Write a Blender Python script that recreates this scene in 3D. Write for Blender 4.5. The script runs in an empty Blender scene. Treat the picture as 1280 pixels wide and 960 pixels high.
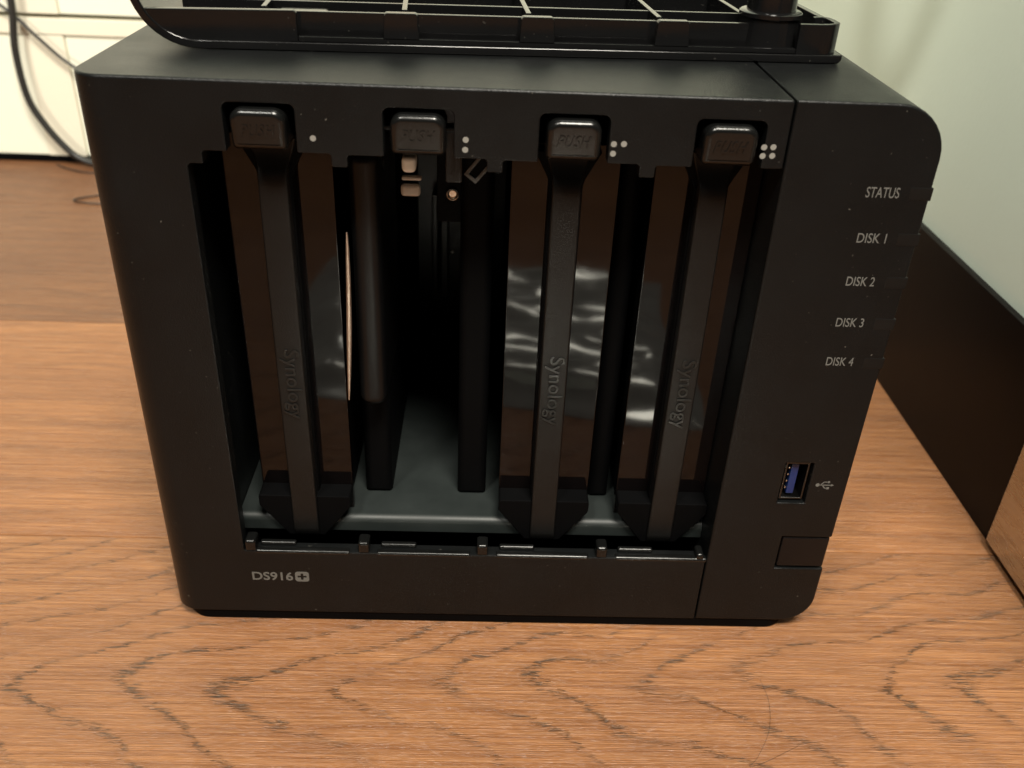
import bpy, bmesh, math, random
from mathutils import Vector, Matrix, noise
random.seed(4)
S = bpy.context.scene
COL = S.collection
MM = 0.001
ZOFF = 4.0            # the front panel's lower edge stands 4 mm above the floor; drawing coordinates are mm from that edge

# ------------------------------------------------------------------ camera
cam_d = bpy.data.cameras.new('camera'); cam = bpy.data.objects.new('camera', cam_d); COL.objects.link(cam)
cam.location = (0.094178, -0.215919, 0.223534)
cam.rotation_euler = (1.0230093, -0.0393237, -0.0139538)
cam_d.sensor_width = 36.0; cam_d.lens = 36.0 * 1152.74 / 1280
cam_d.clip_start = 0.01; cam_d.clip_end = 50
cam_d.dof.use_dof = True; cam_d.dof.focus_distance = 0.262; cam_d.dof.aperture_fstop = 17
S.camera = cam
# ------------------------------------------------------------------ world, lamps, exposure
w = bpy.data.worlds.new('World'); S.world = w; w.use_nodes = True
bg = w.node_tree.nodes['Background']; bg.inputs[0].default_value = (1.0, 0.92, 0.78, 1); bg.inputs[1].default_value = 0.03
def area_lamp(name, loc, target, size, watt, color):
    d = bpy.data.lights.new(name, 'AREA'); d.shape = 'DISK'; d.size = size; d.energy = watt; d.color = color
    o = bpy.data.objects.new(name, d); COL.objects.link(o); o.location = loc
    o.rotation_euler = (Vector(target) - Vector(loc)).to_track_quat('-Z', 'Y').to_euler()
    return o
area_lamp('pendant_lamp', (0.26, -0.55, 1.25), (0.12, 0.05, 0.0), 0.40, 30.0, (1.0, 0.94, 0.82))
area_lamp('side_wall_fill', (-0.40, -0.80, 1.45), (0.20, 0.15, 0.0), 0.24, 15.0, (1.0, 0.96, 0.86))  # added soft fill for the side wall, no real fitting
sd = bpy.data.lights.new('cupboard_fill_spot', 'SPOT'); sd.energy = 5.0; sd.color = (1.0, 0.95, 0.80); sd.spot_size = math.radians(80); sd.spot_blend = .6; sd.shadow_soft_size = .03  # added spot, only there to brighten the cupboard front
so = bpy.data.objects.new('cupboard_fill_spot', sd); COL.objects.link(so); so.location = (-0.46, -0.15, 0.15)
so.rotation_euler = (Vector((-0.16, 0.44, 0.26)) - so.location).to_track_quat('-Z', 'Y').to_euler()
S.view_settings.view_transform = 'Standard'; S.view_settings.look = 'None'
S.view_settings.exposure = 0.0; S.view_settings.gamma = 1.0
S.render.engine = 'CYCLES'
S.cycles.max_bounces = 8; S.cycles.diffuse_bounces = 4; S.cycles.glossy_bounces = 4

# ------------------------------------------------------------------ material helpers
def new_mat(name):
    m = bpy.data.materials.new(name); m.use_nodes = True
    nt = m.node_tree; b = nt.nodes['Principled BSDF']
    return m, nt, b
def N(nt, t, **kw):
    n = nt.nodes.new(t)
    for k, v in kw.items():
        if k.startswith('i_'): n.inputs[k[2:].replace('_', ' ')].default_value = v
        else: setattr(n, k, v)
    return n
def math_n(nt, op, a, b=None, c=None, clamp=False):
    n = nt.nodes.new('ShaderNodeMath'); n.operation = op; n.use_clamp = clamp
    for i, x in enumerate((a, b, c)):
        if x is None: continue
        if isinstance(x, (int, float)): n.inputs[i].default_value = x
        else: nt.links.new(x, n.inputs[i])
    return n.outputs[0]
def mixc(nt, fac, a, b, mode='MIX'):
    n = nt.nodes.new('ShaderNodeMix'); n.data_type = 'RGBA'; n.blend_type = mode
    for s, x in ((n.inputs[0], fac), (n.inputs[6], a), (n.inputs[7], b)):
        if isinstance(x, (int, float)): s.default_value = x
        elif isinstance(x, tuple): s.default_value = (*x, 1) if len(x) == 3 else x
        else: nt.links.new(x, s)
    return n.outputs[2]
def maprange(nt, v, a, b, c=0.0, d=1.0):
    n = nt.nodes.new('ShaderNodeMapRange'); n.inputs[1].default_value = a; n.inputs[2].default_value = b
    n.inputs[3].default_value = c; n.inputs[4].default_value = d
    nt.links.new(v, n.inputs[0]); return n.outputs[0]
def noise_tex(nt, vec, scale, detail=3.0, rough=0.55, sc3=None):
    if sc3:
        mp = nt.nodes.new('ShaderNodeMapping'); mp.inputs['Scale'].default_value = sc3
        nt.links.new(vec, mp.inputs[0]); vec = mp.outputs[0]
    n = nt.nodes.new('ShaderNodeTexNoise'); n.inputs['Scale'].default_value = scale
    n.inputs['Detail'].default_value = detail; n.inputs['Roughness'].default_value = rough
    nt.links.new(vec, n.inputs['Vector']); return n.outputs['Fac']

def plastic(name, col, rough, grain=0.0, gscale=2500.0, spec=0.5, dust=0.0):
    m, nt, b = new_mat(name)
    g = nt.nodes.new('ShaderNodeNewGeometry')
    big = noise_tex(nt, g.outputs['Position'], 60, 4)
    c = mixc(nt, maprange(nt, big, .3, .7), tuple(x * .88 for x in col), tuple(x * 1.12 for x in col))
    if dust:
        sp = noise_tex(nt, g.outputs['Position'], 900, 1, .4)
        f = maprange(nt, sp, .76, .80, 0, dust)
        c = mixc(nt, f, c, (.35, .33, .28))
    nt.links.new(c, b.inputs['Base Color'])
    rr = maprange(nt, big, .3, .7, rough * .9, rough * 1.12); nt.links.new(rr, b.inputs['Roughness'])
    b.inputs['Specular IOR Level'].default_value = spec
    if grain:
        v = noise_tex(nt, g.outputs['Position'], gscale, 2)
        bu = nt.nodes.new('ShaderNodeBump'); bu.inputs['Strength'].default_value = grain; bu.inputs['Distance'].default_value = 0.0002
        nt.links.new(v, bu.inputs['Height']); nt.links.new(bu.outputs[0], b.inputs['Normal'])
    return m
def metal(name, col, rough, brushed=False):
    m, nt, b = new_mat(name)
    g = nt.nodes.new('ShaderNodeNewGeometry')
    v = noise_tex(nt, g.outputs['Position'], 40, 5, .6, (1, 1, 1) if not brushed else (1, 1.2, 14))
    nt.links.new(mixc(nt, maprange(nt, v, .3, .7), tuple(x * .8 for x in col), col), b.inputs['Base Color'])
    nt.links.new(maprange(nt, v, .3, .7, rough * .75, rough * 1.3), b.inputs['Roughness'])
    b.inputs['Metallic'].default_value = 1.0
    return m

M = {}
M['shell'] = plastic('black_textured_plastic', (.0042, .0047, .0049), .37, .5, 2200, .25, .22)
M['cover'] = plastic('black_gloss_plastic', (.005, .005, .0052), .14, .06, 900, .48, .06)
M['inner'] = plastic('dark_grey_inner_plastic', (.0145, .0185, .0178), .5, .1, 1500)
M['black'] = plastic('matt_black_plastic', (.0022, .0022, .0024), .55, .1, 1500, .04)
M['gloss'] = plastic('gloss_black_plastic', (.003, .0022, .0022), .05, 0, 0, .33)
M['lever'] = plastic('satin_black_plastic', (.0055, .0054, .0052), .33, .3, 3000, .27)
M['button'] = plastic('satin_button_plastic', (.0045, .0047, .0046), .22, .12, 3000, .42)
M['ink'] = plastic('grey_print', (.12, .118, .108), .6)
M['dot'] = plastic('pale_print', (.24, .232, .21), .5)
M['led'] = plastic('smoked_lens', (.007, .007, .0068), .3, 0, 0, .22)
M['power'] = plastic('smoked_brown_lens', (.006, .005, .005), .2, 0, 0, .24)
M['blue'] = plastic('blue_connector', (.007, .024, .11), .3)
M['steel'] = metal('nickel', (.75, .72, .66), .22)
M['dull'] = metal('dull_port_shell', (.085, .083, .08), .35)
M['pale'] = metal('pale_contact_metal', (.70, .60, .52), .4)
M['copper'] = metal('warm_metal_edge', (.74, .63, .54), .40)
M['grey_pl'] = plastic('warm_grey_connector', (.46, .42, .37), .35)
M['soft_black'] = plastic('satin_black_metal', (.004, .004, .0042), .3, 0, 0, .22)
M['hook'] = plastic('grey_clip_plastic', (.035, .035, .033), .35)
M['white_pl'] = plastic('white_connector', (.88, .87, .80), .35)
M['board'] = plastic('dark_circuit_board', (.035, .040, .042), .35)
M['rubber'] = plastic('black_rubber', (.012, .012, .012), .6)
M['cord'] = plastic('black_cord', (.016, .016, .015), .4)
M['skirt'] = plastic('dark_stained_wood', (.0045, .0032, .0032), .32, 0, 0, .09)
M['brush'] = metal('brushed_steel', (.56, .53, .47), .27, True)

def wall_mat(name, col, rough=.6):
    m, nt, b = new_mat(name)
    g = nt.nodes.new('ShaderNodeNewGeometry')
    v = noise_tex(nt, g.outputs['Position'], 9, 5)
    nt.links.new(mixc(nt, maprange(nt, v, .3, .7), tuple(x * .955 for x in col), col), b.inputs['Base Color'])
    b.inputs['Roughness'].default_value = rough
    f = noise_tex(nt, g.outputs['Position'], 420, 3)
    bu = nt.nodes.new('ShaderNodeBump'); bu.inputs['Strength'].default_value = .12; bu.inputs['Distance'].default_value = .0006
    nt.links.new(f, bu.inputs['Height']); nt.links.new(bu.outputs[0], b.inputs['Normal'])
    return m
M['wall'] = wall_mat('white_wall_paint', (.82, .92, .82))
M['cupboard_panel'] = wall_mat('cream_panel_paint', (.86, .87, .74), .45)
M['shade_toned_frame'] = wall_mat('shade_toned_paint', (.84, .80, .66), .5)  # grey shade bands put into the frame colour

def wood_mat():
    m, nt, b = new_mat('oak_boards')
    L = nt.links.new
    g = nt.nodes.new('ShaderNodeNewGeometry'); pos = g.outputs['Position']
    att = lambda n: (lambda a: a.outputs['Fac'])(N(nt, 'ShaderNodeAttribute', attribute_type='OBJECT', attribute_name=n))
    tone, arch, apex, seed, gain = att('tone'), att('arch'), att('apex'), att('seed'), att('gain')
    sc = N(nt, 'ShaderNodeVectorMath', operation='SCALE'); sc.inputs['Scale'].default_value = 1000
    L(pos, sc.inputs[0])
    off = N(nt, 'ShaderNodeCombineXYZ'); L(math_n(nt, 'MULTIPLY', seed, 731.0), off.inputs[0]); L(math_n(nt, 'MULTIPLY', seed, 417.0), off.inputs[2])
    ad = N(nt, 'ShaderNodeVectorMath', operation='ADD'); L(sc.outputs[0], ad.inputs[0]); L(off.outputs[0], ad.inputs[1])
    P = ad.outputs[0]
    sep = N(nt, 'ShaderNodeSeparateXYZ'); L(sc.outputs[0], sep.inputs[0]); X, Y = sep.outputs[0], sep.outputs[1]
    # growth-ring field: arches that point to -X, flattening to straight grain when arch is small
    dy = math_n(nt, 'SUBTRACT', Y, apex)
    dy = math_n(nt, 'ADD', dy, math_n(nt, 'MULTIPLY', math_n(nt, 'SUBTRACT', noise_tex(nt, P, 1, 1, .5, (.016, .004, .016)), .5), 34.0))
    wob = math_n(nt, 'MULTIPLY', math_n(nt, 'SUBTRACT', noise_tex(nt, P, 1, 2, .5, (.017, .022, .017)), .5), 58.0)
    root = math_n(nt, 'SQRT', math_n(nt, 'ADD', math_n(nt, 'MULTIPLY', dy, dy), 40.0))
    fld = math_n(nt, 'SUBTRACT', math_n(nt, 'MULTIPLY', math_n(nt, 'ADD', X, wob), arch), math_n(nt, 'MULTIPLY', root, maprange(nt, dy, -4, 6, 1.65, 2.9)))
    jag = math_n(nt, 'MULTIPLY', math_n(nt, 'SUBTRACT', noise_tex(nt, P, 1, 3, .65, (.13, .75, .13)), .5), 13.0)
    jag2 = math_n(nt, 'MULTIPLY', math_n(nt, 'SUBTRACT', noise_tex(nt, P, 1, 2, .6, (.4, 2.2, .4)), .5), 7.0)
    fld = math_n(nt, 'ADD', math_n(nt, 'ADD', fld, jag), jag2)
    ph = math_n(nt, 'FRACT', math_n(nt, 'DIVIDE', fld, 31.0))
    wid = maprange(nt, noise_tex(nt, P, 1, 2, .5, (.035, .05, .035)), .35, .68, .05, .17)
    line = math_n(nt, 'SUBTRACT', 1.0, math_n(nt, 'DIVIDE', math_n(nt, 'ABSOLUTE', math_n(nt, 'SUBTRACT', ph, .5)), wid), None, True)
    soft = maprange(nt, ph, .12, .5, 0, 1)
    soft = math_n(nt, 'MULTIPLY', soft, maprange(nt, ph, .5, .56, 1, 0))
    pores = maprange(nt, noise_tex(nt, P, 1, 3, .6, (.12, 1.0, .12)), .45, .56)
    gate = maprange(nt, noise_tex(nt, P, 1, 2, .5, (.03, .06, .03)), .32, .50)
    near = maprange(nt, math_n(nt, 'ABSOLUTE', dy), 3, 26, 1.0, .7)
    line = math_n(nt, 'MULTIPLY', math_n(nt, 'MULTIPLY', math_n(nt, 'MULTIPLY', line, near), maprange(nt, arch, .12, .6, .25, 1.0)), math_n(nt, 'MULTIPLY', pores, gate))
    fleck = maprange(nt, noise_tex(nt, P, 1, 2, .55, (.06, 2.6, .06)), .64, .74)
    streak = noise_tex(nt, P, 1, 5, .65, (.018, .9, .018))
    fine = noise_tex(nt, P, 1, 3, .6, (.05, 4.5, .05))
    blot = noise_tex(nt, P, 1, 3, .5, (.010, .024, .01))
    base = mixc(nt, maprange(nt, streak, .34, .64), (.225, .088, .032), (.455, .207, .078))
    base = mixc(nt, maprange(nt, blot, .32, .68, 0, .55), base, (.225, .092, .038))
    base = mixc(nt, math_n(nt, 'MULTIPLY', soft, .42), base, (.195, .083, .035))
    base = mixc(nt, maprange(nt, fine, .38, .64, .0, .52), base, (.190, .082, .034))
    base = mixc(nt, math_n(nt, 'MULTIPLY', fleck, .22), base, (.20, .11, .06))
    base = mixc(nt, math_n(nt, 'MULTIPLY', line, .97), base, (.070, .048, .033))
    base = mixc(nt, tone, base, (.52, .49, .56), 'MULTIPLY')
    pale = maprange(nt, noise_tex(nt, P, 1, 3, .6, (.09, 3.1, .09)), .58, .70)
    base = mixc(nt, math_n(nt, 'MULTIPLY', pale, .34), base, (.58, .33, .165))
    gn = N(nt, 'ShaderNodeVectorMath', operation='SCALE'); L(base, gn.inputs[0]); L(gain, gn.inputs['Scale']); base = gn.outputs[0]
    L(base, b.inputs['Base Color'])
    L(maprange(nt, streak, .3, .7, .24, .42), b.inputs['Roughness'])
    b.inputs['Specular IOR Level'].default_value = .5
    h = math_n(nt, 'SUBTRACT', math_n(nt, 'ADD', math_n(nt, 'MULTIPLY', fine, .8), math_n(nt, 'MULTIPLY', streak, .5)), math_n(nt, 'MULTIPLY', line, .9))
    bu = nt.nodes.new('ShaderNodeBump'); bu.inputs['Strength'].default_value = .85; bu.inputs['Distance'].default_value = .0006
    L(h, bu.inputs['Height']); L(bu.outputs[0], b.inputs['Normal'])
    return m
M['wood'] = wood_mat()

def bag_mat():
    m, nt, b = new_mat('silvery_plastic_film')
    g = nt.nodes.new('ShaderNodeNewGeometry')
    v = noise_tex(nt, g.outputs['Position'], 55, 4)
    nt.links.new(mixc(nt, v, (.42, .43, .41), (.66, .66, .62)), b.inputs['Base Color'])
    b.inputs['Metallic'].default_value = .45; b.inputs['Roughness'].default_value = .14
    return m
M['bag'] = bag_mat()

# ------------------------------------------------------------------ mesh helpers (drawing coordinates in mm)
def root_at(name, x, y, label, cat, group=None, z=-ZOFF):
    o = bpy.data.objects.new(name, None); COL.objects.link(o); o.empty_display_size = .02
    o.location = (x * MM, y * MM, (z + ZOFF) * MM); o['label'] = label; o['category'] = cat
    if group: o['group'] = group
    return o
def origin_of(o):
    v = Vector((0, 0, 0))
    while o is not None: v = v + o.location; o = o.parent
    return v
def finish(name, bm, mat, parent=None, smooth=35, at=None):
    """turn a bmesh in drawing mm into an object, parented without offset to its thing"""
    me = bpy.data.meshes.new(name)
    bmesh.ops.recalc_face_normals(bm, faces=bm.faces[:])
    c = sum((v.co for v in bm.verts), Vector()) / max(1, len(bm.verts)) if at is None else Vector(at)
    base = Vector((c.x, c.y, c.z + ZOFF)) * MM
    for v in bm.verts: v.co = Vector((v.co.x, v.co.y, v.co.z + ZOFF)) * MM - base
    bm.to_mesh(me); bm.free()
    if smooth:
        me.shade_smooth(); me.set_sharp_from_angle(angle=math.radians(smooth))
    me.materials.append(M[mat] if isinstance(mat, str) else mat)
    o = bpy.data.objects.new(name, me); COL.objects.link(o)
    if smooth:
        wn = o.modifiers.new('weighted_normals', 'WEIGHTED_NORMAL'); wn.keep_sharp = True; wn.weight = 80
    if parent is not None:
        o.parent = parent; o.location = base - origin_of(parent)
    else: o.location = base
    return o
def tag(o, label=None, cat=None, group=None, kind=None):
    if label: o['label'] = label
    if cat: o['category'] = cat
    if group: o['group'] = group
    if kind: o['kind'] = kind
    return o
def box(bm, x0, x1, y0, y1, z0, z1, bev=0.0, seg=2):
    r = bmesh.ops.create_cube(bm, size=1.0); vs = r['verts']
    for v in vs:
        v.co = Vector(((x0 + x1) / 2 + v.co.x * (x1 - x0), (y0 + y1) / 2 + v.co.y * (y1 - y0), (z0 + z1) / 2 + v.co.z * (z1 - z0)))
    if bev:
        es = list({e for v in vs for e in v.link_edges})
        bmesh.ops.bevel(bm, geom=es, offset=bev, segments=seg, profile=.5, affect='EDGES')
    return bm
def boxobj(name, dims, mat, parent, bev=0.2, seg=2):
    return finish(name, box(bmesh.new(), *dims, bev, seg), mat, parent)
def rpoly(pts):
    """polygon from (x, z[, r]) corners, rounding every corner that has a radius"""
    out = []; n = len(pts)
    for i, p in enumerate(pts):
        r = p[2] if len(p) > 2 else 0
        c = Vector(p[:2])
        if not r: out.append((c.x, c.y)); continue
        a = (Vector(pts[i - 1][:2]) - c).normalized(); b = (Vector(pts[(i + 1) % n][:2]) - c).normalized()
        ang = a.angle(b); t = r / math.tan(ang / 2)
        p0, p1 = c + a * t, c + b * t
        ctr = c + (a + b).normalized() * (r / math.sin(ang / 2))
        a0 = math.atan2(p0.y - ctr.y, p0.x - ctr.x); a1 = math.atan2(p1.y - ctr.y, p1.x - ctr.x)
        d = (a1 - a0 + math.pi) % (2 * math.pi) - math.pi
        k = max(3, int(abs(d) * 6))
        for j in range(k + 1):
            q = a0 + d * j / k; out.append((ctr.x + r * math.cos(q), ctr.y + r * math.sin(q)))
    return out
def prism(bm, poly, a0, a1, axis='y', bev=0, seg=2, both=False):
    """extrude a polygon: axis y -> polygon in (x, z); axis z -> polygon in (x, y); axis x -> polygon in (y, z)"""
    mk = {'y': lambda p, a: (p[0], a, p[1]), 'z': lambda p, a: (p[0], p[1], a), 'x': lambda p, a: (a, p[0], p[1])}[axis]
    v0 = [bm.verts.new(mk(p, a0)) for p in poly]; v1 = [bm.verts.new(mk(p, a1)) for p in poly]
    f0 = bm.faces.new(v0); f1 = bm.faces.new(v1[::-1]); n = len(poly)
    for i in range(n): bm.faces.new((v0[i], v1[i], v1[(i + 1) % n], v0[(i + 1) % n]))
    bmesh.ops.recalc_face_normals(bm, faces=bm.faces[:])
    if bev:
        es = list(f0.edges) + (list(f1.edges) if both else [])
        bmesh.ops.bevel(bm, geom=es, offset=bev, segments=seg, profile=.5, affect='EDGES')
    return bm
def lathe(bm, cx, cy, prof, seg=32):
    rings = []
    for r, z in prof:
        rings.append([bm.verts.new((cx + r * math.cos(2 * math.pi * i / seg), cy + r * math.sin(2 * math.pi * i / seg), z)) for i in range(seg)])
    for a, b in zip(rings, rings[1:]):
        for i in range(seg): bm.faces.new((a[i], a[(i + 1) % seg], b[(i + 1) % seg], b[i]))
    bm.faces.new(rings[0]); bm.faces.new(rings[-1])
    return bm
def tube(bm, pts, r, seg=8, taper=False):
    pts = [Vector(p) for p in pts]; rings = []
    for i, p in enumerate(pts):
        t = (pts[min(i + 1, len(pts) - 1)] - pts[max(i - 1, 0)]).normalized()
        u = t.cross(Vector((.31, .17, .93))).normalized(); v = t.cross(u)
        rings.append([bm.verts.new(p + (u * math.cos(2 * math.pi * k / seg) + v * math.sin(2 * math.pi * k / seg)) * (r * (.25 + .75 * math.sin(math.pi * i / (len(pts) - 1)) ** .6) if taper else r)) for k in range(seg)])
    for a, b in zip(rings, rings[1:]):
        for k in range(seg): bm.faces.new((a[k], a[(k + 1) % seg], b[(k + 1) % seg], b[k]))
    bm.faces.new(rings[0]); bm.faces.new(rings[-1])
    return bm
def spline(pts, n=10):
    pts = [Vector(p) for p in pts]; out = []
    for i in range(len(pts) - 1):
        p0, p1, p2, p3 = pts[max(i - 1, 0)], pts[i], pts[i + 1], pts[min(i + 2, len(pts) - 1)]
        for k in range(n):
            t = k / n
            out.append(.5 * ((2 * p1) + (p2 - p0) * t + (2 * p0 - 5 * p1 + 4 * p2 - p3) * t * t + (3 * p1 - p0 - 3 * p2 + p3) * t ** 3))
    out.append(pts[-1]); return out
def boolean(bm, cutters, bevel=0.0):
    """difference of bm with each cutter bmesh, evaluated once, then a small edge bevel"""
    me = bpy.data.meshes.new('tmp'); bm.to_mesh(me); bm.free()
    o = bpy.data.objects.new('tmp', me); COL.objects.link(o); tmp = []
    for c in cutters:
        bmesh.ops.recalc_face_normals(c, faces=c.faces[:])
        cm = bpy.data.meshes.new('cut'); c.to_mesh(cm); c.free()
        co = bpy.data.objects.new('cut', cm); COL.objects.link(co); tmp.append((co, cm))
        md = o.modifiers.new('b', 'BOOLEAN'); md.operation = 'DIFFERENCE'; md.object = co; md.solver = 'EXACT'
    if bevel:
        md = o.modifiers.new('v', 'BEVEL'); md.width = bevel; md.segments = 2; md.limit_method = 'ANGLE'; md.angle_limit = math.radians(40); md.use_clamp_overlap = True
    dg = bpy.context.evaluated_depsgraph_get(); dg.update()
    res = bpy.data.meshes.new_from_object(o.evaluated_get(dg))
    out = bmesh.new(); out.from_mesh(res)
    bpy.data.objects.remove(o); bpy.data.meshes.remove(me); bpy.data.meshes.remove(res)
    for co, cm in tmp: bpy.data.objects.remove(co); bpy.data.meshes.remove(cm)
    return out
def text_bm(body, size, extrude=.05, bold=0.0, space=1.0, align='LEFT', bev=0.0):
    cu = bpy.data.curves.new('t', 'FONT'); cu.body = body; cu.size = size; cu.extrude = extrude; cu.offset = bold
    cu.space_character = space; cu.align_x = align; cu.resolution_u = 4; cu.bevel_depth = bev
    o = bpy.data.objects.new('t', cu); COL.objects.link(o)
    dg = bpy.context.evaluated_depsgraph_get(); dg.update()
    me = bpy.data.meshes.new_from_object(o.evaluated_get(dg))
    bm = bmesh.new(); bm.from_mesh(me)
    bpy.data.objects.remove(o); bpy.data.curves.remove(cu); bpy.data.meshes.remove(me)
    return bm
def fit_text(bm, x0, x1, z0, z1, y):
    """lay text flat on the front plane filling a box"""
    xs = [v.co.x for v in bm.verts]; ys = [v.co.y for v in bm.verts]
    sx = (x1 - x0) / (max(xs) - min(xs)); sz = (z1 - z0) / (max(ys) - min(ys)); mx, my = min(xs), min(ys)
    for v in bm.verts: v.co = Vector((x0 + (v.co.x - mx) * sx, y - v.co.z, z0 + (v.co.y - my) * sz))
    return bm

# ================================================================== SETTING
BACK = 442.0; RIGHT = 285.0
floor = finish('floor', box(bmesh.new(), -1400, RIGHT + 260, -1900, BACK + 80, -ZOFF - 26, -ZOFF - 10), 'black', None, 0); tag(floor, kind='structure')
edge0 = 38.7; pw = 160.6
bm = box(bmesh.new(), -1398, RIGHT + 258, .12, pw - .12, -ZOFF - 9.9, -ZOFF, .35, 2)
plank = finish('plank', bm, 'wood', floor, 35)
pl0 = plank.location.copy()
# tone: share of the greyer pink boards; arch: strength of the arches; apex: centre line of the arches in mm
boards = {-1: (0.0, 1.0, -21.0), 0: (0.16, .10, 130.0), 1: (.72, .12, 250.0), 2: (.66, .10, 430.0), -2: (.25, .2, -210.0)}
for i in range(-12, 3):
    o = plank if i == -12 else plank.copy()
    if i != -12: COL.objects.link(o); o.parent = floor
    o.location = pl0 + Vector((0, (edge0 + pw * i) * MM, 0))
    t, a, ap = boards.get(i, (random.uniform(.05, .5), random.uniform(.08, .3), edge0 + pw * (i + random.random())))
    o['tone'] = t; o['arch'] = a; o['apex'] = ap; o['gain'] = {0: 1.22, 1: 1.0, 2: 1.0, -1: 1.0}.get(i, random.uniform(.9, 1.2)); o['seed'] = (i + 12) * .137 + .05
wb = finish('back_wall', box(bmesh.new(), -1400, RIGHT + 260, BACK + 40, BACK + 70, -ZOFF - 9, 1100), 'wall', None, 0); tag(wb, kind='structure')
wr = finish('right_wall', box(bmesh.new(), RIGHT + 2.6, RIGHT + 120, 46, BACK + 39.8, -ZOFF - 9, 1100, .8, 2), 'wall', None, 35); tag(wr, kind='structure')
sk = finish('skirting_board', prism(bmesh.new(), rpoly([(RIGHT, -ZOFF + .1), (RIGHT + 2.5, -ZOFF + .1), (RIGHT + 2.5, 75), (RIGHT, 75, .8)]), 47.5, BACK + 2), 'skirt', None)
tag(sk, 'near-black skirting board along the foot of the white side wall', 'skirting board')

# steel box by the end of the skirting
sb = root_at('steel_box', 340, -60, 'brushed steel box with wood mirrored in its side, past the skirting end', 'box')
finish('casing', prism(bmesh.new(), rpoly([(RIGHT - 3, -170, 3), (400, -170, 3), (400, 45, 3), (RIGHT - 3, 45, 3)]), -ZOFF + 3.2, 190, 'z', .8, 2, True), 'brush', sb)
for fx in (300, 385):
    for fy in (-155, 30):
        finish('foot', lathe(bmesh.new(), fx, fy, [(7, -ZOFF), (7, -ZOFF + 3.3)], 16), 'rubber', sb)

finish('gap_shade_block', box(bmesh.new(), RIGHT + 1, 396, -166, 41, -ZOFF + .2, -ZOFF + 3.3), 'black', sb)  # added black block, stands for the shade in the gap under the casing
# cream cupboard front along the back, its frame darkened to hold shade bands
cb = root_at('cupboard', -300, BACK + 10, 'cream panelled cupboard front with frame darkened for shade bands at the back of the floor', 'cupboard')
X0, X1 = -1300.0, RIGHT - 1
boxobj('plinth', (X0, X1, BACK + 1.2, BACK + 39, -ZOFF + .05, .6), 'black', cb, .3)
boxobj('rail', (X0, X1, BACK, BACK + 18, 84.5, 95), 'shade_toned_frame', cb, .8)
boxobj('carcass', (X0, X1, BACK + 19, BACK + 38, 1, 420), 'black', cb, .5)
st = []
for k in range(-4, 3):
    sx = -222 + 245 * k
    if sx + 27 > X1: continue
    boxobj('stile', (sx, sx + 27, BACK + .6, BACK + 18.4, .9, 84.2), 'shade_toned_frame', cb, .8)
    boxobj('stile', (sx, sx + 27, BACK + .6, BACK + 18.4, 97.6, 420), 'shade_toned_frame', cb, .8)
    st.append(sx)
st.append(X1)
for a, b2 in zip(st, st[1:]):
    x0 = a + 27.3
    if b2 - x0 < 20: continue
    boxobj('panel', (x0, b2 - .3, BACK + 2.0, BACK + 18.8, .9, 84.1), 'cupboard_panel', cb, .8)
    boxobj('panel', (x0, b2 - .3, BACK + 2.0, BACK + 18.8, 97.7, 420), 'cupboard_panel', cb, .8)

# ================================================================== NETWORK STORAGE ENCLOSURE
C4 = (40.5, 77.6, 114.3, 151.4)                       # bay centres
TOP = 167.0; DEP = 232.0; SEAM = 165.2
nas = root_at('network_storage_box', 101.5, 116, 'black four-bay network storage box with open drive bays on wooden boards', 'storage device')

def opening(xr):
    pts = [(22.6, 25.4, .6), (22.6, 147, 1.0), (26.4, 147), (26.4, 150.2, .8)]
    for i, c in enumerate(C4):
        pts += [(c - 8.2, 150.2), (c - 8.2, 161.8, 1.6), (c + 8.4, 161.8, 1.6), (c + 8.4, 150.4)]
        if i < 3: pts += [(c + 16.3, 150.4, .8), (c + 16.3, 147.2), (c + 20.2, 147.2), (c + 20.2, 150.2, .8)]
    pts += [(xr, 150.6), (xr, 25.4)]
    return rpoly(pts)
bm = bmesh.new(); box(bm, -2.6, SEAM, 0, DEP, 0, TOP)
e = [e for e in bm.edges if all(v.co.x < 0 and v.co.y < 1 for v in e.verts)]
bmesh.ops.bevel(bm, geom=e, offset=8, segments=10, profile=.5, affect='EDGES')
bmesh.ops.recalc_face_normals(bm, faces=bm.faces[:])
e = [e for e in bm.edges if all(v.co.z > TOP - .01 for v in e.verts) and len(e.link_faces) == 2 and abs(e.link_faces[0].normal.z - e.link_faces[1].normal.z) > .5]
bmesh.ops.bevel(bm, geom=e, offset=.8, segments=4, profile=.5, affect='EDGES')
cut1 = prism(bmesh.new(), opening(176), -6, 30)
cut2 = box(bmesh.new(), 19, 176, 4.5, 206, 12, 163.2)
bm = boolean(bm, [cut1, cut2], .45)
finish('left_shell', bm, 'shell', nas, 40)
# right shell with its rounded corners, slot for the port and well for the power button
bm = prism(bmesh.new(), rpoly([(SEAM + .45, 0), (203, 0, 10), (203, TOP, 13), (SEAM + .45, TOP)]), 0, DEP, 'y', .7, 3)
cuts = [box(bmesh.new(), 183.3, 191.6, -3, 13, 48.6, 63.4), box(bmesh.new(), 187.4, 206, -3, 9, 22.6, 35.6)]
bm = boolean(bm, cuts, .4)
finish('right_shell', bm, 'shell', nas, 40)
boxobj('seam_backing', (SEAM - 3, SEAM + 1.5, 1.6, 4.2, 150.8, 162), 'black', nas, 0)
for fx in (16, 187):
    for fy in (22, 212):
        finish('foot', lathe(bmesh.new(), fx, fy, [(8, -ZOFF), (8.5, -ZOFF + 1), (8.5, .2)], 24), 'rubber', nas)

finish('undercut_shade_plate', prism(bmesh.new(), rpoly([(.5, .5, 8), (196, .5, 7), (196, 228, 7), (.5, 228, 7)]), -3.75, .3, 'z', .5, 2), 'black', nas)  # added black plate, stands for the shade below the front edge
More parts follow.
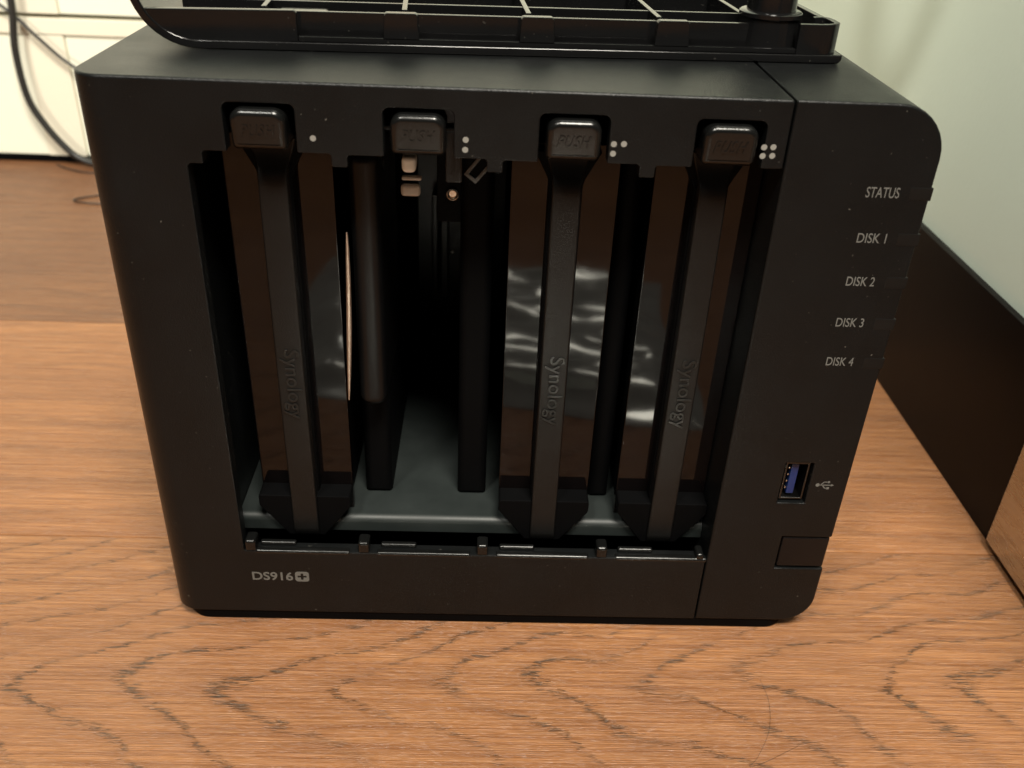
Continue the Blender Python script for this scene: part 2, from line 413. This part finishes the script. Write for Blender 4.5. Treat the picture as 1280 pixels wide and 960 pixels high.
# nubs on the lower lip between the bays
for x in (24.6, 59.1, 95.6, 132.6, 163.4):
    w2 = 1.7 if x < 160 else 1.2
    h = 29.4 if x < 160 else 27.6
    finish('divider_nub', prism(bmesh.new(), rpoly([(x - w2, 25.3), (x - w2, h, .9), (x + w2, h, .9), (x + w2, 25.3)]), -.1, 4.3, 'y', .9, 4), 'button', nas)
# inside lower ledges behind the lip, half a bay wide
for c in C4:
    boxobj('lip_edge', (c - 14.6, c + 14.4, -.08, 2.4, 24.2, 25.75), 'button', nas, .7, 4)
    boxobj('lip_ledge', (c - 13.5, c - 2.5, 2.6, 4.4, 25.2, 26.9), 'button', nas, .6, 3)

# inside of the bays
bm = prism(bmesh.new(), rpoly([(10.5, 25.3, .4), (10.5, 31, 2.2), (150, 31), (150, 25.3)]), 19.2, SEAM + .3, 'x')
finish('bay_floor', bm, 'inner', nas)
boxobj('backplane', (19.2, SEAM + .3, 150, 152, 14, 163), 'board', nas, 0)
for x0, x1 in ((57.2, 65.8), (87.0, 96.2), (129.6, 136.2)):
    bm = box(bmesh.new(), x0, x1, 23, 149.9, 31.05, 147)
    es = [e for e in bm.edges if all(v.co.y < 24 for v in e.verts)]
    bmesh.ops.bevel(bm, geom=es, offset=2.6, segments=4, profile=.5, affect='EDGES')
    finish('bay_divider', bm, 'black', nas)
# sheet rail with a bright edge beside the first bay
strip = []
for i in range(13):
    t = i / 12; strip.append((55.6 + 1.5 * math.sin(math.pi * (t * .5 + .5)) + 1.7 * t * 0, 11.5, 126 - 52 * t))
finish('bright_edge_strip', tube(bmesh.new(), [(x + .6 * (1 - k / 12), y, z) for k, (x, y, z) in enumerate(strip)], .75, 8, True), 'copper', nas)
finish('rounded_drive_side', box(bmesh.new(), 58.2, 66.2, 13.5, 60, 70, 147, 3.4, 6), 'soft_black', nas, 50)
# what shows at the head of the empty bay
boxobj('white_connector', (72.4, 76.0, 11.5, 17, 142.4, 146.6), 'white_pl', nas, 1.2, 4)
boxobj('connector_shell', (72.0, 77.2, 15, 17, 139.3, 140.3), 'grey_pl', nas, .45)
boxobj('contact_block', (71.7, 76.8, 15, 17, 134.9, 138.2), 'grey_pl', nas, 1.0, 4)
boxobj('latch_bracket', (83.9, 88.0, 3.2, 9, 143.2, 156), 'lever', nas, .5)
hk = bmesh.new()
for dx, l0, l1 in ((-1.5, -3.2, 3.4), (1.5, -3.2, 3.4)):
    box(hk, dx - .45, dx + .45, -1, 1, l0, l1, .15)
box(hk, -1.9, 1.9, -1, 1, -3.9, -3.0, .15)
bmesh.ops.rotate(hk, verts=hk.verts[:], cent=(0, 0, 0), matrix=Matrix.Rotation(math.radians(38), 3, 'Y'))
bmesh.ops.translate(hk, verts=hk.verts[:], vec=(92.2, 4.8, 147.2))
finish('hook_clip', hk, 'hook', nas)
def screw(x, y, z, r, mat='steel'):
    bm = bmesh.new(); lathe(bm, 0, 0, [(r * .55, .15), (r * .6, .5), (r * .8, .8), (r, .6), (r, 0)], 20)
    for v in bm.verts: v.co = Vector((x + v.co.x, y - v.co.z, z + v.co.y))
    return finish('screw', bm, mat, nas)
screw(84.8, 26, 132.2, 1.7)
boxobj('screw_plate', (80.5, 90.5, 26.1, 28, 124, 149), 'black', nas, .4)
for x, z in ((79.3, 79), (84, 72), (84.4, 74.5), (73, 78), (80, 62)): screw(x, 149.9, z, 1.0)
boxobj('drive_connector', (72, 78.5, 141, 149.9, 44, 90), 'hook', nas, .6)
boxobj('connector_slot', (74, 76, 139.5, 141.2, 47, 86), 'black', nas, .3)

# latch button, shared by the trays and the empty bay
def latch(c, parent):
    bm = prism(bmesh.new(), rpoly([(c - 6.5, 151, 1.4), (c - 6.5, 160.8, 3.0), (c + 6.5, 160.8, 3.0), (c + 6.5, 151, 1.4)]), -2.4, 7.5, 'y', 1.7, 6)
    for v in bm.verts:                                    # the face leans back towards its lower edge
        if v.co.y < 1: v.co.y += (160.8 - v.co.z) * .12
    b = finish('latch_button', bm, 'button', parent)
    t = fit_text(text_bm('PUSH', 3, .22, .02, 1.15, 'LEFT', .03), c - 3.7, c + 3.7, 154.4, 157.4, -2.0)
    for v in t.verts: v.co.y += (157.6 - v.co.z) * .12; v.co.x += (v.co.z - 156) * .25
    finish('lettering', t, 'button', b, 20)
    return b
latch(C4[1], nas)
boxobj('latch_stub', (C4[1] - 9.0, C4[1] + 8.8, 3.5, 8.5, 155.6, 156.6), 'lever', nas, .3)

# print on the panel
def printed(body, x0, x1, z0, z1, name='lettering', bold=.012, mat='ink'):
    return finish(name, fit_text(text_bm(body, 3, .02, bold), x0, x1, z0, z1, -.03), mat, nas, 0)
printed('STATUS', 186.9, 195.2, 144.2, 146.9)
for k in range(4): printed('DISK %d' % (k + 1), 187.5, 194.9, 132.3 - 11.95 * k, 134.9 - 11.95 * k)
printed('DS916', 24.0, 36.6, 13.5, 16.9, bold=.05)
bm = prism(bmesh.new(), rpoly([(37.3, 13.2, .9), (41.6, 13.2, .9), (41.6, 17.2, .9), (37.3, 17.2, .9)]), -.05, .3)
pc = lambda a, b, c, d: box(bmesh.new(), a, b, -2, 2, c, d)
plus = rpoly([(39.05, 13.9), (39.85, 13.9), (39.85, 14.8), (40.85, 14.8), (40.85, 15.6), (39.85, 15.6), (39.85, 16.5), (39.05, 16.5), (39.05, 15.6), (38.05, 15.6), (38.05, 14.8), (39.05, 14.8)])
finish('plus_badge', boolean(bm, [prism(bmesh.new(), plus, -2, 2)]), 'ink', nas, 0)
for x, z in ((52.9, 154.1), (88.8, 155), (88.7, 152.6), (123.9, 155.2), (126.3, 155.3), (123.9, 152.9), (159.8, 155.7), (162, 155.8), (159.8, 153.6), (162.1, 153.7)):
    bm = bmesh.new(); bmesh.ops.create_circle(bm, cap_ends=True, segments=18, radius=.72)
    for v in bm.verts: v.co = Vector((x + v.co.x, -.04, z + v.co.y))
    finish('bay_dot', bm, 'dot', nas, 0)
# usb trident
bm = bmesh.new(); zc = 55.7; y = -.04
def flat(poly): bm.faces.new([bm.verts.new((a, y, b)) for a, b in poly])
def disc(x, z, r): flat([(x + r * math.cos(t * math.pi / 7), z + r * math.sin(t * math.pi / 7)) for t in range(14)])
def seg(x0, z0, x1, z1, h=.17):
    d = Vector((x1 - x0, z1 - z0)).normalized(); nx, nz = -d.y * h, d.x * h
    flat([(x0 + nx, z0 + nz), (x1 + nx, z1 + nz), (x1 - nx, z1 - nz), (x0 - nx, z0 - nz)])
disc(194.1, zc, .62); seg(194.6, zc, 198.2, zc); flat([(198.1, zc + .45), (199.0, zc), (198.1, zc - .45)])
seg(194.9, zc + .01, 195.9, zc + 1.15); seg(195.85, zc + 1.12, 197.0, zc + 1.12); disc(197.2, zc + 1.12, .42)
seg(195.5, zc - .01, 196.4, zc - 1.15); seg(196.35, zc - 1.12, 197.0, zc - 1.12); flat([(196.9, zc - .72), (197.7, zc - .72), (197.7, zc - 1.52), (196.9, zc - 1.52)])
finish('usb_symbol', bm, 'ink', nas, 0)
# usb socket
bm = prism(bmesh.new(), rpoly([(183.9, 49.3), (191.0, 49.3), (191.0, 62.8), (183.9, 62.8)]), 1.2, 12.5)
bm = boolean(bm, [box(bmesh.new(), 184.5, 190.4, -1, 12, 49.9, 62.2)], .15)
us = finish('usb_socket', bm, 'dull', nas)
boxobj('tongue', (186.0, 188.2, 2.0, 11.9, 50.8, 61.6), 'blue', us, .25)
for z in (52.6, 55.0, 57.4, 59.8): boxobj('contact', (185.45, 185.95, 2.6, 8, z - .35, z + .35), 'steel', us, .1)
# power button and lamp windows that wrap the right edge
bm = box(bmesh.new(), 187.9, 202.7, .35, 8.6, 23.1, 35.1, .7, 3)
finish('power_button', bm, 'power', nas)
for k in range(5):
    z = 145.5 - 12.0 * k
    boxobj('status_light', (197.6, 203.35, -.12, 4.5, z - 1.75, z + 1.6), 'led', nas, .25)

# ================================================================== DRIVE TRAYS
def make_tray(c):
    t = root_at('drive_tray', c, 10, '', 'drive tray', 'drive trays in the storage box', 31)
    w2 = 13.8
    w2 = 14.0
    finish('face_plate', prism(bmesh.new(), rpoly([(c - w2, 31.2), (c - w2, 150.5, 1.5), (c + w2, 150.5, 1.5), (c + w2, 31.2)]), 15, 17.5, 'y', .3, 2), 'gloss', t)
    finish('lower_guard', prism(bmesh.new(), rpoly([(c - w2, 40.5, .8), (c - w2, 36.5, 2), (c - 5.5, 25.2), (c + 5.5, 25.2), (c + w2, 36.5, 2), (c + w2, 40.5, .8)]), 8.4, 14.8, 'y', .4, 2), 'black', t)
    finish('spine', prism(bmesh.new(), rpoly([(c - 4.3, 30), (c - 4.3, 141.5, 6), (c - 8.5, 149.5), (c + 8.5, 149.5), (c + 4.3, 141.5, 6), (c + 4.3, 30)]), 11.2, 14.9, 'y', .3, 2), 'black', t)
    boxobj('sled', (c - 12.6, c + 12.6, 17.7, 149.5, 31.05, 146.5), 'black', t, .6)
    # lever: swept profile, wide where it meets the button
    bm = bmesh.new(); rings = []
    prof = [(150.5, 6.0, 10.8), (147.5, 5.2, 10.6), (145.2, 4.4, 10.0), (143.4, 3.9, 8.8), (141.8, 3.75, 7.9), (139, 3.7, 7.6)] + [(z, 3.7 + (136 - z) * .002, 7.5 - .7 * math.sin(math.pi * (136 - z) / 106)) for z in range(132, 32, -10)] + [(28.6, 3.95, 7.4), (26.8, 3.9, 7.7), (25.8, 3.8, 8.3)]
    for z, hw, y in prof:
        b = .55
        rings.append([bm.verts.new(q) for q in ((c - hw, y + 3.5, z), (c - hw, y + b, z), (c - hw + b * .3, y + b * .3, z), (c - hw + b, y, z), (c + hw - b, y, z), (c + hw - b * .3, y + b * .3, z), (c + hw, y + b, z), (c + hw, y + 3.5, z))])
    for a, b2 in zip(rings, rings[1:]):
        for k in range(8): bm.faces.new((a[k], a[(k + 1) % 8], b2[(k + 1) % 8], b2[k]))
    bm.faces.new(rings[0]); bm.faces.new(rings[-1])
    lv = finish('lever', bm, 'lever', t, 50)
    tb = text_bm('Synology', 3, .30, .0, 1.0, 'LEFT', .04)
    xs = [v.co.x for v in tb.verts]; ys = [v.co.y for v in tb.verts]
    sl = 23.0 / (max(xs) - min(xs)); sh = 5.6 / (max(ys) - min(ys))
    for v in tb.verts:
        v.co = Vector((c - 2.7 + (v.co.y - min(ys)) * sh, 6.82 - v.co.z, 93.0 - (v.co.x - min(xs)) * sl))
    finish('lettering', tb, 'button', lv, 20)
    latch(c, t)
    return t
def dup(root, dx, label):
    r = root.copy(); COL.objects.link(r); r.location.x += dx * MM; r['label'] = label
    for ch in list(root.children):
        k = ch.copy(); COL.objects.link(k); k.parent = r
        for g in list(ch.children):
            q = g.copy(); COL.objects.link(q); q.parent = k
    return r
t1 = make_tray(C4[0]); t1['label'] = 'black drive tray in the bay marked with one dot'
dup(t1, C4[2] - C4[0], 'black drive tray in the bay marked with three dots')
dup(t1, C4[3] - C4[0], 'black drive tray in the bay marked with four dots')

# ================================================================== FRONT COVER LYING FACE DOWN ON TOP
lid = root_at('front_cover', 95, 80, 'glossy black front cover lying face down on the storage box, ribs showing', 'cover', None, TOP)
ANG = math.radians(3.6); OX, OY = 18.0, 29.5
def LT(bm):
    for v in bm.verts:
        u, q = v.co.x, v.co.y
        v.co.x = OX + u * math.cos(ANG) - q * math.sin(ANG); v.co.y = OY + u * math.sin(ANG) + q * math.cos(ANG)
    return bm
LU, LVV = 171.0, 132.0
Z0 = TOP + .1; ZR = TOP + 9.9
def arc(r, n=10):                                     # the left end sweeps up in a quarter curve
    zmax = ZR + 3.5 if r > 15 else ZR + 3.48
    th = math.acos(max(-1, (Z0 + 16 - zmax) / r))
    return [(2 - r * math.sin(th * k / n), Z0 + 16 - r * math.cos(th * k / n)) for k in range(n + 1)]
outer, inner_ = arc(16.0), arc(13.8)
bm = prism(bmesh.new(), [(LU, Z0 + 2.2)] + [(LU, Z0 + .9), (LU - .9, Z0)] + outer + inner_[::-1], 0, LVV, 'y', .5, 3)
finish('cover_plate', LT(bm), 'cover', lid)
wl = [(27, Z0 + 2.25)] + [p for p in inner_[1:]]
bm = prism(bmesh.new(), rpoly([(27, Z0 + 2.3), (27, ZR, .9)] + [(p[0], p[1]) for p in arc(14.9)[::-1] if p[1] < ZR - .05]), .4, 2.2, 'y', .3, 2)
finish('rim', LT(bm), 'cover', lid)
def strip(pts, th, z0, z1):
    bm = bmesh.new(); a = [Vector(p) for p in pts]; L, Rr = [], []
    for k, p in enumerate(a):
        d = (a[min(k + 1, len(a) - 1)] - a[max(k - 1, 0)]).normalized(); nrm = Vector((-d.y, d.x))
        L.append(p); Rr.append(p + nrm * th)
    prism(bm, [tuple(p) for p in L] + [tuple(p) for p in Rr[::-1]], z0, z1, 'z', .3, 2, True)
    return finish('rim', LT(bm), 'cover', lid)
strip([(158, .3), (164, .3), (167, .9), (169.4, 2.5), (170.6, 5), (170.8, 9), (170.4, 12), (168.6, 13.6), (166, 13.4)], 1.7, Z0 + 2.0, ZR)
strip([(LU - .3, 14.5), (LU - .3, LVV - 2)], 1.7, Z0 + 2.0, ZR - .5)
strip([(LU - 2.2, LVV - .3), (-12, LVV - .3)], 1.7, Z0 + 2.0, ZR - .2)
boxl = lambda n, d, bev=.25: finish(n, LT(box(bmesh.new(), *d, bev, 2)), 'cover', lid)
boxl('low_lip', (27.1, 157.9, .3, 2.2, Z0 + 2.3, Z0 + 3.6))
for x in (53.2, 88.3, 124.0):
    finish('rim_tab', LT(prism(bmesh.new(), rpoly([(x - 4.6, Z0 + 3.5), (x - 4.2, ZR, .8), (x + 4.2, ZR, .8), (x + 4.6, Z0 + 3.5)]), .1, 2.4, 'y', .25)), 'cover', lid)
boxl('cross_rib', (20, 160, 5.4, 6.8, Z0 + 2.3, ZR - 1.0))
for q in (18, 50, 84, 112): boxl('cross_rib', (-5, 165, q, q + 1.3, Z0 + 2.3, ZR - .6))
for x in (18, 54, 86.5, 121.5, 147): boxl('long_rib', (x - .7, x + .7, 6.9, 128, Z0 + 2.3, ZR - .2))
boxl('clip_block', (21, 34, 8, 15, Z0 + 2.3, ZR - 1.6), .8)
finish('locating_post', LT(lathe(bmesh.new(), 152.5, 9.5, [(8.6, Z0 + 2.3), (8.2, Z0 + 3.4), (7.9, ZR + .2), (8.4, ZR + .6), (8.4, ZR + 1.6), (7.9, ZR + 2.0), (6.6, ZR + 2.1), (6.4, ZR + 9), (7.2, ZR + 12), (6.6, ZR + 15), (4, ZR + 16)], 40)), 'cover', lid)

# ================================================================== SMALL THINGS
cd = finish('power_cord', tube(bmesh.new(), spline([(-222, 434, 200), (-220, 434, 140), (-220.5, 434, 105), (-225, 434, 75), (-224, 434, 45), (-217, 434, 27), (-207, 434, 12), (-196, 434, 2), (-175, 432, -1.5), (-110, 425, -1.7), (-30, 410, -1.7)]), 2.4, 10), 'cord', None, 60)
tag(cd, 'thick black cord hanging in a curve before the cream cupboard', 'cord')
c2 = finish('thin_cable', tube(bmesh.new(), spline([(-262, 437, 150), (-238, 437, 112), (-222, 437, 97), (-208, 437, 82), (-192, 437, 67), (-160, 434, 48), (-120, 430, 30), (-70, 420, 14), (-10, 410, -2)]), 1.2, 8), 'cord', None, 60)
tag(c2, 'thin black cable slanting down behind the storage box', 'cable')
c3 = finish('thin_floor_line', tube(bmesh.new(), spline([(-215, 436, -3.4), (-205, 428, -3.4), (-190, 421, -3.4), (-160, 418, -3.4), (-140, 405, -3.4), (-150, 385, -3.4), (-172, 372, -3.4), (-176, 366, -3.4), (-165, 362, -3.4), (-120, 360, -3.4)]), .55, 6), 'cord', None, 60)  # thin dark line curving over the boards
tag(c3, 'very thin dark line looping on the boards below the cupboard', 'wire')
hr = finish('hair_strand', tube(bmesh.new(), spline([(182.5, -21, -3.9), (183, -30, -3.7), (180.5, -40, -3.85), (175, -49, -3.9), (172, -52, -3.9), (176, -51, -3.8), (188, -45, -3.9)]), .045, 5), 'cord', None, 60)
tag(hr, 'single fine hair lying on the wooden boards before the box', 'hair')

hc = finish('shadow_caster_loop', tube(bmesh.new(), spline([(234 + a, y - 62, z + 4) for a, y, z in ((0, 128, 520), (0, 160, 380), (0, 183, 300), (0, 203, 240), (2, 219, 208), (4, 245, 203), (4, 266, 222), (2, 262, 280), (0, 240, 380), (0, 215, 520))]), 6.5, 12), 'cord', None, 60)  # added out of view to cast soft bands on the side wall
tag(hc, 'added unseen cable loop beside the white wall, there to shade it', 'cable')
# crumpled film bag on the boards in front of the box; the photograph shows it mirrored in the gloss trays
bm = bmesh.new(); nx, ny = 70, 70; grid = {}
for s in (0, 1):
    for i in range(nx + 1):
        for j in range(ny + 1):
            u, v = i / nx, j / ny
            x = 2 + 190 * u + 4 * math.sin(7 * v); yy = -98 - 150 * v + 22 * (u - .5) + 3 * math.sin(9 * u)
            edge = max(0.0, min(1, 9 * min(u, 1 - u, v, 1 - v)))
            n1 = noise.turbulence(Vector((u * 3, v * 5, 2.1)), 2, True)
            n2 = abs(noise.noise(Vector((u * 1.7 + v * 1.0, v * 7 - u * 1.6, 7)))); n3 = abs(noise.noise(Vector((u * 3.5 - v * 2, v * 11, 3))))
            z = (-3.6 + edge * (2.0 + 4 * n1 + 7 * (1 - n2) ** 2 + 2.0 * (1 - n3) ** 3)) if s else -3.85
            grid[s, i, j] = bm.verts.new((x, yy, z))
for s in (0, 1):
    for i in range(nx):
        for j in range(ny): bm.faces.new((grid[s, i, j], grid[s, i + 1, j], grid[s, i + 1, j + 1], grid[s, i, j + 1]))
rim = [(i, 0) for i in range(nx)] + [(nx, j) for j in range(ny)] + [(nx - i, ny) for i in range(nx)] + [(0, ny - j) for j in range(ny)]
for (a, b2), (c, d) in zip(rim, rim[1:] + rim[:1]): bm.faces.new((grid[0, a, b2], grid[0, c, d], grid[1, c, d], grid[1, a, b2]))
bg_o = finish('plastic_bag', bm, 'bag', None, 80)
tag(bg_o, 'crumpled silvery plastic bag on the boards, mirrored in the drive trays', 'bag')
